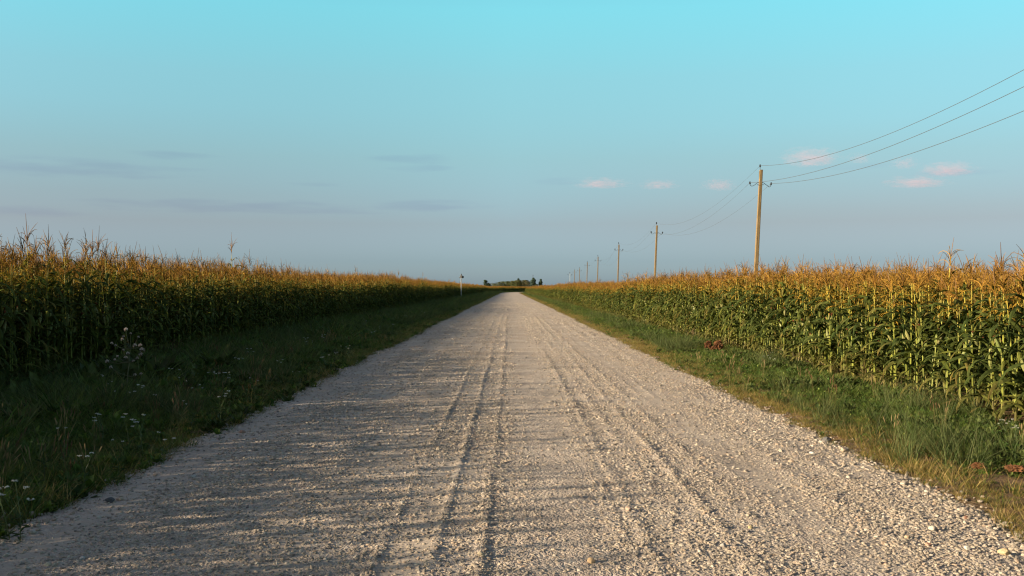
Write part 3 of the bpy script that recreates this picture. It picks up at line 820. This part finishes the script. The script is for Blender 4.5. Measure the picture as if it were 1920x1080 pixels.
def thistle():
    q = at_depth(236, 752, 14.0); q.z = float(verge_z(q.x, q.y))
    root = empty('thistle', q); tag(root, 'tall branching thistle with fluffy pinkish seed heads before the shaded maize', 'thistle')
    k = 14.0 / F; r = random.Random(5)
    def loc(px, py): return Vector(((px - 236) * k, r.uniform(-.12, .12), EYE + (HZ - py) * k - q.z))
    st = MB(); base = Vector((0, 0, -.02)); fk = [loc(238, 705), loc(240, 680), loc(241, 655)]
    st.tube([base, fk[0], fk[1], fk[2]], [.009, .007, .006, .005], 6, (.10, .09, .045))
    heads = [(231, 619, 1.2), (244, 626, .7), (231, 632, .9), (227, 637, .9), (255, 633, .7), (211, 644, .9), (218, 648, .7), (228, 657, .8), (257, 648, 1.3), (264, 648, 1.2), (271, 656, 1.5), (238, 663, 1.0), (233, 672, 1.2), (262, 666, 1.3), (255, 673, 1.0), (251, 677, .8), (202, 678, 1.1), (215, 675, .8), (225, 668, .8), (208, 689, 1.0), (250, 704, .9), (259, 703, .9)]
    lf = MB()
    for px, py, s in heads:
        t = loc(px, py); f0 = min(fk, key=lambda a: (a - t).length if a.z < t.z else 9) if t.z > fk[0].z else base.lerp(fk[0], .7)
        mid = f0.lerp(t, .55) + Vector((0, 0, -.02)); st.tube([f0, mid, t], [.0045, .0038, .003], 4, (.11, .10, .05), cap=False)
        hd = MB(); R0 = .016 * s
        hd.lathe(t + Vector((0, 0, -R0 * .9)), (0, 0, 1), [(R0 * .25, 0), (R0 * .75, R0 * .4), (R0 * .7, R0 * 1.0), (R0 * .45, R0 * 1.3)], 7, (.12, .10, .05))
        o = hd.build('flower_head', M_FLOWER, root)
        fz = MB()
        for j in range(46):
            d = Vector((r.gauss(0, 1), r.gauss(0, 1), r.gauss(.7, .8))).normalized(); a = d.cross(Vector((.3, .9, .1))).normalized() * .0022
            b0 = t + Vector((0, 0, R0 * .25)); c = Vector((.58, .44, .38)).lerp(Vector((.60, .52, .46)), r.random())
            fz.face([fz.vert(b0 + a * .6), fz.vert(b0 + d * R0 * 1.55 + a), fz.vert(b0 + d * R0 * 1.55 - a), fz.vert(b0 - a * .6)], tuple(c))
        z = fz.build('seed_fluff', M_FLOWER, o)
        for j in range(2):
            e = f0.lerp(t, r.uniform(.15, .7)); a = r.uniform(0, 6.28); d = Vector((math.cos(a), math.sin(a), .4)); ln = r.uniform(.05, .12); s_ = Vector((-math.sin(a), math.cos(a), 0))
            lf.face([lf.vert(e), lf.vert(e + d * ln * .5 + s_ * ln * .14), lf.vert(e + d * ln - Vector((0, 0, ln * .3))), lf.vert(e + d * ln * .5 - s_ * ln * .14)], (.06, .08, .035))
    st.build('stem', M_STALK, root); lf.build('foliage', M_GRASS, root)
thistle()

# ================================================================== POWER LINE
M_POLE = plain_mat('weathered_concrete', (.19, .130, .062), .85, .32, 3.0, (6, 6, .8), bump=.2)
M_POLE2 = plain_mat('grey_concrete', (.17, .125, .08), .85, .25, 3.0, (6, 6, .8), bump=.2)
M_POLEW = plain_mat('sunlit_bright_concrete', (.60, .58, .54), .7, .06, 3.0)  # strong sunlight on plain concrete, put into a whiter base colour
M_IRON = plain_mat('dark_iron', (.035, .04, .042), .6, .3, 20)
M_CERAMIC = plain_mat('black_ceramic', (.018, .018, .02), .3, .3, 20)
M_WIRE = plain_mat('wire_metal', (.075, .075, .075), .6, .1, 4)
attach = []
def box_taper(b, p0, p1, w0, w1, d0, d1):
    p0, p1 = Vector(p0), Vector(p1); c = []
    for p, w, d in ((p0, w0, d0), (p1, w1, d1)):
        bv = .12
        ring = [(-w + w * bv * 2, -d), (w - w * bv * 2, -d), (w, -d + d * bv * 2), (w, d - d * bv * 2), (w - w * bv * 2, d), (-w + w * bv * 2, d), (-w, d - d * bv * 2), (-w, -d + d * bv * 2)]
        c.append([b.vert(p + Vector((x, y, 0))) for x, y in ring])
    for k in range(8): b.face((c[0][k], c[0][(k + 1) % 8], c[1][(k + 1) % 8], c[1][k]))
    b.face(tuple(reversed(c[0]))); b.face(tuple(c[1]))
def insulator(name, p, tilt, s, root):
    b = MB(); ax = Vector((math.sin(tilt), 0, math.cos(tilt)))
    b.lathe(p, ax, [(.020 * s, -.01), (.052 * s, 0), (.054 * s, .03 * s), (.036 * s, .045 * s), (.036 * s, .075 * s), (.05 * s, .09 * s), (.048 * s, .125 * s), (.03 * s, .145 * s)], 10)
    b.build(name, M_CERAMIC, root, smooth=False)
    return p + ax * .08 * s
def utility_pole(base, top, label, mt=None, armdrop=.80, span=.60, tilt=.22, s=1.0, wd=1.0):
    """base and top of the shaft in world space"""
    base, top = Vector(base), Vector(top)
    root = empty('utility_pole', base); tag(root, label, 'utility pole', 'poles of the overhead line across the sunlit maize')
    t = top - base; b = MB()
    box_taper(b, (0, 0, 0), t, .120 * wd, .088 * wd, .11 * wd, .08 * wd)
    b.build('pole_shaft', mt or M_POLE, root)
    pin = MB(); pin.tube([t + Vector((-.07, 0, -.55)), t + Vector((-.115, 0, -.5)), t + Vector((-.115, 0, -.12)), t + Vector((-.06, 0, .0)), t + Vector((-.06, 0, .16))], .014, 6)
    pin.build('top_pin', M_IRON, root)
    a0 = base + insulator('insulator', t + Vector((-.06, 0, .16)), 0, s, root)
    am = t * (1 - armdrop / t.length); att = [a0]
    for sg in (-1, 1):
        h = MB(); o_ = am + Vector((sg * .10, 0, .08))
        e = am + Vector((sg * span, 0, -.02 - (.05 if sg > 0 else 0)))
        tl = tilt * .8 if sg > 0 else -.08
        pts = [o_, o_ + Vector((sg * .10, 0, -.04)), o_ + Vector((sg * .22, 0, -.14)), o_ + Vector((sg * .31, 0, -.195)), e + Vector((-sg * .10 - .0, 0, -.12)), e + Vector((-sg * .03, 0, -.085)), e]
        h.tube(pts, .016, 6); h.tube([am + Vector((-sg * .02, 0, -.06)), am + Vector((sg * .2, 0, -.06))], .014, 6)
        h.build('hook', M_IRON, root)
        att.append(base + insulator('insulator', e, tl, s, root))
    attach.append(att)
# the pole the near wires come from, just outside the picture
attach.append([Vector((13.6, 5, 9.9)), Vector((13.1, 5, 8.7)), Vector((14.2, 5, 8.5))])
utility_pole((13.45, 5, -.3), (13.66, 5, 9.72), 'nearest pole of the line, beyond the edge of the picture', armdrop=1.05, span=.56)
attach.pop()
#        top px, top py (pin), lean in px per 100 px of height
POLES = [(1425.5, 308.5, 57.2, 5.2, 'nearest utility pole in view, tall yellowish concrete with dark hooks'), (1231, 417.5, 108, 4.2, 'second utility pole from the big near one, standing in golden maize'),
         (1160, 455, 155, 3.5, 'third utility pole in the line, first one with fully thin outline'), (1121, 478.8, 213, 2.8, 'fourth utility pole, midway along the receding row'),
         (1101, 489.7, 258.6, 3., 'fifth utility pole, next beyond the midway one'), (1086.6, 501.4, 336, 3., 'sixth utility pole, faint hooks, standing close to a thinner far pole'),
         (1077.3, 504.5, 364.6, 3., 'seventh utility pole, thin and dark, beside the white one')]
for i, (px, py, d, lean, lab) in enumerate(POLES):
    tip = at_depth(px, py, d)
    zt = tip.z - .30; top = Vector((tip.x + .06, d, zt))
    base = Vector((top.x - (zt + .3) * lean / 100, d, -.3))
    utility_pole(base, top, lab, M_POLE if i < 2 else M_POLE2, s=1.0 if i == 0 else 1.35)
tip = at_depth(1068.6, 511.5, 420)
utility_pole((tip.x, 420, -.3), (tip.x, 420, tip.z - .35), 'sunlit whitish concrete pole with three black insulators, last of the receding row', M_POLEW, .55, .80, 0, 2.6, .5)
SAG = [1.9, 1.5, 1.5]
for w, lab in enumerate(('thin wire strung along the pole tops, highest of the three', 'thin wire on the hooks nearer the road, middle one of the three', 'thin wire on the hooks away from the road, lowest of the three')):
    b = MB(); pts = []
    for i in range(len(attach) - 1):
        A, B = attach[i][w], attach[i + 1][w]; n = 40 if i == 0 else 18
        sg = SAG[w] if i == 0 else 1.25 * ((B - A).length / 50) ** 2
        for k in range(n):
            t = k / n; p = A.lerp(B, t); p.z -= 4 * sg * t * (1 - t); pts.append(p)
    pts.append(attach[-1][w])
    b.tube(pts, [.0085 if p.y < 57.3 else .0055 for p in pts], 4)
    tag(b.build('power_wire', M_WIRE), lab, 'wire', 'wires of the overhead line')

# ------------------------------------------------------------------ road sign at the shaded edge
d = 150.0; q = at_depth(864.6, 557, d)
root = empty('road_sign', (q.x, d, -.1)); tag(root, 'white post with small triangular sign seen from behind, at the shaded maize edge', 'road sign')
k = d / F; zt = EYE + (HZ - 515) * k + .1
b = MB(); b.tube([(0, 0, 0), (0.02, 0, zt)], [.055, .052], 10); b.build('post', plain_mat('white_post_paint', (.50, .48, .44), .6, .12, 5), root, smooth=True)
b = MB()
def slab(b, outline, y0, y1, rot, off):
    c, s_ = math.cos(rot), math.sin(rot); f = []
    for y in (y0, y1): f.append([b.vert((x * c - y * s_ + off[0], x * s_ + y * c + off[1], z)) for x, z in outline])
    n_ = len(outline)
    b.face(tuple(f[0])); b.face(tuple(reversed(f[1])))
    for i in range(n_): b.face((f[0][i], f[0][(i + 1) % n_], f[1][(i + 1) % n_], f[1][i]))
tri = [(-.36, zt - .52), (.36, zt - .52), (.05, zt + .14), (-.02, zt + .14)]
slab(b, tri, .0, .03, R(25), (.02, .10)); b.build('sign_plate', plain_mat('sign_back', (.30, .31, .32), .5, .1, 4, metal=.0), root)
b = MB(); b.lathe((.26, -.02, zt - .35), (.45, -.9, 0), [(.02, 0), (.15, 0), (.165, .02), (.15, .05), (.02, .06)], 16); b.build('reflector', plain_mat('dark_disc', (.02, .02, .02), .5, .2, 4), root)

# ================================================================== FAR TREES AND MAST
def tree(px, top, wpx, d, cols, label, seed, conical=0.0, wide=.8, n=2200, base_py=541):
    r = random.Random(seed); k = d / F
    x = (px - VX) * k; H = (EYE + (HZ - top) * k) * 1.06; W = wpx * k * wide
    root = empty('tree', (x, d, -.1)); tag(root, label, 'tree', 'trees beyond the far maize')
    tr = MB(); tr.tube([(0, 0, 0), (.05, 0, H * .35), (-.05, .05, H * .8)], [H * .028, H * .02, H * .006], 7, (.07, .055, .04))
    for i in range(6):
        a = r.uniform(0, 6.28); z = H * r.uniform(.2, .6); e = Vector((math.cos(a) * W * .6, math.sin(a) * W * .6, z + H * .18))
        tr.tube([(0, 0, z), Vector((0, 0, z)).lerp(e, .5) + Vector((0, 0, .1)), e], [H * .011, H * .008, H * .003], 5, (.07, .055, .04))
    tr.build('trunk', M_BARK, root)
    cr = MB()
    blobs = []
    for i in range(16):
        t = r.random(); z = H * (.16 + .70 * t)
        rr = W * (1 - conical * .9 * t) * (.9 if conical else math.sin(math.pi * (.25 + .65 * t)) ** .6)
        a = r.uniform(0, 6.28); q = rr * .62 * r.random() ** .5
        blobs.append((Vector((math.cos(a) * q, math.sin(a) * q, z)), max(.3, rr * r.uniform(.45, .75))))
    blobs.append((Vector((0, 0, H * .92)), H * .09))
    for i in range(n):
        c, rad = r.choice(blobs)
        dv = Vector((r.gauss(0, 1), r.gauss(0, 1), r.gauss(0, 1))).normalized()
        p = c + dv * rad * r.uniform(.7, 1.1)
        if p.z > H: p.z = H - r.random() * .3
        s = r.uniform(.16, .34) * (H / 8); u = Vector((r.gauss(0, 1), r.gauss(0, 1), r.gauss(0, 1))).normalized(); v = dv.cross(u); v = v.normalized() if v.length > .01 else Vector((1, 0, 0)); u = dv.cross(v)
        col_ = Vector(r.choice(cols)) * r.uniform(.65, 1.35)
        cr.face([cr.vert(p + u * s), cr.vert(p + v * s * .7 + dv * s * .3), cr.vert(p - u * s), cr.vert(p - v * s * .7 - dv * s * .2)], tuple(col_))
    cr.build('crown', M_TREE, root)
OL = [(.075, .085, .03), (.10, .095, .035), (.06, .08, .03)]; DK = [(.03, .05, .03), (.04, .06, .035)]; RD = [(.12, .075, .035), (.09, .08, .03)]
TD = 800
for i, a in enumerate([(909, 525.5, 12, TD, DK, 'lone dark tree with pointed top left of the gap in the far trees', .3), (916, 531, 12, TD, DK, 'low dark shrub sloping down beside the lone pointed tree', 0),
          (928, 532, 13, TD + 10, OL, 'lowest olive tree at the thin end of the far grove', 0), (936, 529.5, 13, TD, OL, 'olive tree second from the thin end of the far grove', 0), (944, 528.5, 13, TD + 8, OL, 'rounded olive tree third from the thin end of the far grove', 0),
          (952, 528.0, 13, TD, OL, 'olive tree in the middle of the far grove', 0), (960, 527.3, 13, TD + 12, OL + RD, 'olive tree just short of the bump in the far grove', 0), (967, 526.5, 12, TD - 8, OL, 'bright olive tree under the bump of the far grove', 0),
          (972, 523.0, 8, TD + 20, DK, 'dark rounded tree forming the bump above the far grove', 0), (976, 526.5, 13, TD - 8, OL + RD, 'reddish olive tree beyond the bump of the far grove', 0), (983, 526.2, 13, TD, OL + RD, 'high olive tree at the thick end of the far grove', 0),
          (989, 528, 10, TD - 10, RD + DK, 'reddish dark tree closing the thick end of the far grove', 0), (1000, 521.8, 11, TD - 40, DK, 'tall dark tree with the thin mast behind its top', .35), (1006, 533, 12, TD - 50, DK, 'low dark bush between the two tall dark trees', 0), (1014, 524, 9, TD - 40, DK, 'narrow dark tree standing alone beyond the golden maize', .4)]):
    px, top, w, d, cols, lab, con = a
    tree(px, top, w, d, cols, lab, 40 + i, con, 1.05 if 2 <= i <= 11 else .62)
b = MB(); d = TD + 30; q = at_depth(999.3, 514.3, d)
root = empty('antenna_mast', (q.x, d, -.1)); tag(root, 'thin dark antenna mast rising above the tall dark tree', 'mast')
b.tube([(0, 0, 0), (0, 0, q.z * .8), (0, 0, q.z + .1)], [.22, .16, .09], 6); b.build('mast_pole', M_IRON, root)
b = MB(); b.tube([(-.5, 0, q.z - .9), (.5, 0, q.z - .9)], .07, 5); b.build('antenna', M_IRON, root)
b = MB(); b.tube([(-.35, 0, q.z - 1.7), (.35, 0, q.z - 1.7)], .07, 5); b.build('antenna', M_IRON, root)

# ================================================================== CLOUDS (small far cumulus, real volumes)
def cloud_mat(seed, dens):
    m, nt, out = mat('cloud_vapour')
    tc = N(nt, 'ShaderNodeTexCoord')
    nz = N(nt, 'ShaderNodeTexNoise'); nz.inputs['Scale'].default_value = 3.4; nz.inputs['Detail'].default_value = 5; nz.inputs['Roughness'].default_value = .6
    mp = N(nt, 'ShaderNodeMapping'); mp.inputs['Location'].default_value = (seed * 3.1, seed * 1.7, 0); L(nt, tc.outputs['Object'], mp.inputs[0]); L(nt, mp.outputs[0], nz.inputs['Vector'])
    ln = N(nt, 'ShaderNodeVectorMath', operation='LENGTH'); L(nt, tc.outputs['Object'], ln.inputs[0])
    f = math_(nt, 'SUBTRACT', math_(nt, 'ADD', math_(nt, 'MULTIPLY', nz.outputs[0], 2.6), -.55), ln.outputs['Value'])
    f = math_(nt, 'MAXIMUM', f, 0.0)
    pv = N(nt, 'ShaderNodeVolumePrincipled'); pv.inputs['Color'].default_value = (1.0, .58, .66, 1); pv.inputs['Anisotropy'].default_value = 0
    L(nt, math_(nt, 'MULTIPLY', f, dens), pv.inputs['Density'])
    L(nt, pv.outputs[0], out.inputs[1])
    return m
CD = 6000.
def cloud(px, py, wpx, hpx, label, seed, dens=.0042):
    q = at_depth(px, py, CD); k = CD / F
    v, f = icosphere(3); b = MB()
    for p in v:
        d_ = 1 + .25 * mnoise.noise(p * 2 + Vector((seed, 0, 0)))
        z = p.z if p.z > 0 else p.z * .55
        b.vert((p.x * d_, p.y * d_, z * d_))
    for t in f: b.face(t)
    o = b.build('cloud', cloud_mat(seed, dens)); o.location = q; o.scale = (wpx * k * .82, wpx * k * .45, hpx * k * .9)
    tag(o, label, 'cloud', 'small pink clouds low over the sunlit field')
for i, a in enumerate([(1521, 297, 88, 30, 'largest pink puffy cloud, just beyond the near pole top'), (1613, 298, 34, 17, 'small pink cloud crossed by the middle wire'), (1697, 307, 38, 20, 'faint pink cloud below the wires, between two larger ones'),
                       (1778, 319, 84, 24, 'pink flat based cloud farthest along the row, with a grey tail'), (1722, 343, 92, 18, 'long thin pink cloud under the flat based one'), (1348, 348, 52, 19, 'pink cloud just on the road side of the near pole'),
                       (1236, 347, 56, 15, 'faint pink cloud above the second pole'), (1128, 345, 76, 17, 'pink cloud nearest the road, low and wide')]):
    cloud(*a, seed=3 + i * 1.7)

# ================================================================== LIGHT, SKY, CAMERA
SUN_EL, SUN_AZ = 14.7, 254.0         # degrees; azimuth clockwise from the road's direction
sun = bpy.data.lights.new('sun', 'SUN'); sun.energy = 5.0; sun.angle = R(.5); sun.color = (1.0, .80, .56)
so = bpy.data.objects.new('sun', sun); C.objects.link(so)
dirv = Vector((math.sin(R(SUN_AZ)) * math.cos(R(SUN_EL)), math.cos(R(SUN_AZ)) * math.cos(R(SUN_EL)), math.sin(R(SUN_EL))))
so.rotation_euler = dirv.to_track_quat('Z', 'Y').to_euler(); so.location = dirv * 50

w = bpy.data.worlds.new('World'); bpy.context.scene.world = w; w.use_nodes = True
nt = w.node_tree; nt.nodes.clear()
out = nt.nodes.new('ShaderNodeOutputWorld'); bg = nt.nodes.new('ShaderNodeBackground')
sky = nt.nodes.new('ShaderNodeTexSky'); sky.sky_type = 'NISHITA'; sky.sun_disc = False
sky.sun_elevation = R(SUN_EL); sky.sun_rotation = R(SUN_AZ); sky.air_density = 1.0; sky.dust_density = 1.0; sky.ozone_density = 1.0
tc = nt.nodes.new('ShaderNodeTexCoord'); sp = nt.nodes.new('ShaderNodeSeparateXYZ'); L(nt, tc.outputs['Generated'], sp.inputs[0])
K = .81 / 1.4
SKY_TINT = [(0, (.50 * K, .74 * K, 1.36 * K)), (.0675, (.412 * K, .595 * K, 1.05 * K)), (.161, (.468 * K, .545 * K, .765 * K)), (.32, (.57 * K, .75 * K, .79 * K)), (.512, (.68 * K, 1.06 * K, .97 * K)), (.672, (.69 * K, 1.40 * K, 1.20 * K)), (.76, (.69 * K, 1.40 * K, 1.20 * K)), (.88, (.70 * K, .85 * K, .80 * K)), (1, (.82 * K, .66 * K, .64 * K))]
tint = ramp(nt, math_(nt, 'MULTIPLY', sp.outputs[2], 2.5), SKY_TINT)
c = mixc(nt, sky.outputs[0], tint.outputs[0], 1.0, 'MULTIPLY')
# thin grey streaks of cloud low in the sky, placed by direction and elevation
az = math_(nt, 'ARCTAN2', sp.outputs[0], sp.outputs[1])
cv = nt.nodes.new('ShaderNodeCombineXYZ'); L(nt, math_(nt, 'MULTIPLY', az, 22), cv.inputs[0]); L(nt, math_(nt, 'MULTIPLY', sp.outputs[2], 190), cv.inputs[1])
wn = N(nt, 'ShaderNodeTexNoise'); wn.inputs['Scale'].default_value = .8; wn.inputs['Detail'].default_value = 5; L(nt, cv.outputs[0], wn.inputs['Vector'])
wob = math_(nt, 'MULTIPLY', math_(nt, 'SUBTRACT', wn.outputs[0], .5), 3.4)
total = None
for cx, cy_, wx, hy, k in ((150, 318, 200, 16, 1.), (320, 292, 80, 8, .9), (120, 300, 90, 7, .7), (770, 298, 90, 9, .8), (790, 316, 60, 7, .8), (450, 388, 260, 13, 1.), (790, 386, 120, 11, 1.), (60, 396, 90, 10, .8), (590, 345, 50, 5, .6), (1050, 340, 50, 7, .5), (1790, 324, 80, 6, .6), (1600, 312, 110, 6, .5)):
    u0 = math.atan((cx - VX) / F); z0 = math.sin(math.atan((HZ - cy_) / F * math.cos(u0)))
    du = math_(nt, 'POWER', math_(nt, 'MULTIPLY', math_(nt, 'SUBTRACT', az, u0), F / wx), 2); dz = math_(nt, 'POWER', math_(nt, 'ABSOLUTE', math_(nt, 'MULTIPLY', math_(nt, 'SUBTRACT', sp.outputs[2], z0), F / hy)), 2)
    m_ = math_(nt, 'SUBTRACT', math_(nt, 'ADD', 1.0, wob), math_(nt, 'ADD', du, dz))
    mr = N(nt, 'ShaderNodeMapRange', interpolation_type='SMOOTHSTEP'); mr.inputs[1].default_value = -.4; mr.inputs[2].default_value = 1.6; mr.inputs[4].default_value = k; L(nt, m_, mr.inputs[0])
    total = mr.outputs[0] if total is None else math_(nt, 'MAXIMUM', total, mr.outputs[0])
c = mixc(nt, c, (.91, .89, .95), total, 'MULTIPLY')
fa = N(nt, 'ShaderNodeMapRange'); fa.inputs[1].default_value = -.5; fa.inputs[2].default_value = .5; L(nt, az, fa.inputs[0])
fr = ramp(nt, fa.outputs[0], [(0, (.93, .92, .95)), (.5, (1, 1, 1)), (1, (.87, .86, .87))])
c = mixc(nt, c, fr.outputs[0], 1.0, 'MULTIPLY')
# the low sky over the shaded field is hazier and greyer
hz = math_(nt, 'MULTIPLY', math_(nt, 'SUBTRACT', 1.0, math_(nt, 'MINIMUM', math_(nt, 'MULTIPLY', math_(nt, 'ABSOLUTE', math_(nt, 'SUBTRACT', sp.outputs[2], .09)), 12), 1.0)), math_(nt, 'MAXIMUM', math_(nt, 'MINIMUM', math_(nt, 'MULTIPLY', az, -2.6), 1.0), 0.0))
c = mixc(nt, c, (.99, .91, .885), hz, 'MULTIPLY')
hr = math_(nt, 'MULTIPLY', math_(nt, 'SUBTRACT', 1.0, math_(nt, 'MINIMUM', math_(nt, 'MULTIPLY', math_(nt, 'ABSOLUTE', math_(nt, 'SUBTRACT', sp.outputs[2], .075)), 12), 1.0)), math_(nt, 'MAXIMUM', math_(nt, 'MINIMUM', math_(nt, 'MULTIPLY', az, 4.0), 1.0), 0.0))
c = mixc(nt, c, (1.0, .915, .885), hr, 'MULTIPLY')
L(nt, c, bg.inputs[0]); bg.inputs[1].default_value = .14; L(nt, bg.outputs[0], out.inputs[0])

cam = bpy.data.cameras.new('camera'); cam.sensor_width = 36; cam.lens = F / 1920 * 36; cam.clip_end = 30000; cam.clip_start = .1
co = bpy.data.objects.new('camera', cam); C.objects.link(co); co.location = (0, 0, EYE)
co.rotation_euler = (R(90) + (HZ - 540) / F, 0, -(960 - VX) / F)
sc = bpy.context.scene; sc.camera = co
sc.view_settings.view_transform = 'Standard'; sc.view_settings.look = 'None'; sc.view_settings.gamma = 1; sc.view_settings.exposure = 1.4
sc.render.engine = 'CYCLES'
cy = sc.cycles; cy.max_bounces = 6; cy.diffuse_bounces = 3; cy.glossy_bounces = 2; cy.transmission_bounces = 3; cy.volume_bounces = 1; cy.transparent_max_bounces = 8
cy.use_denoising = True; cy.filter_width = 1.2
sc.render.use_persistent_data = False
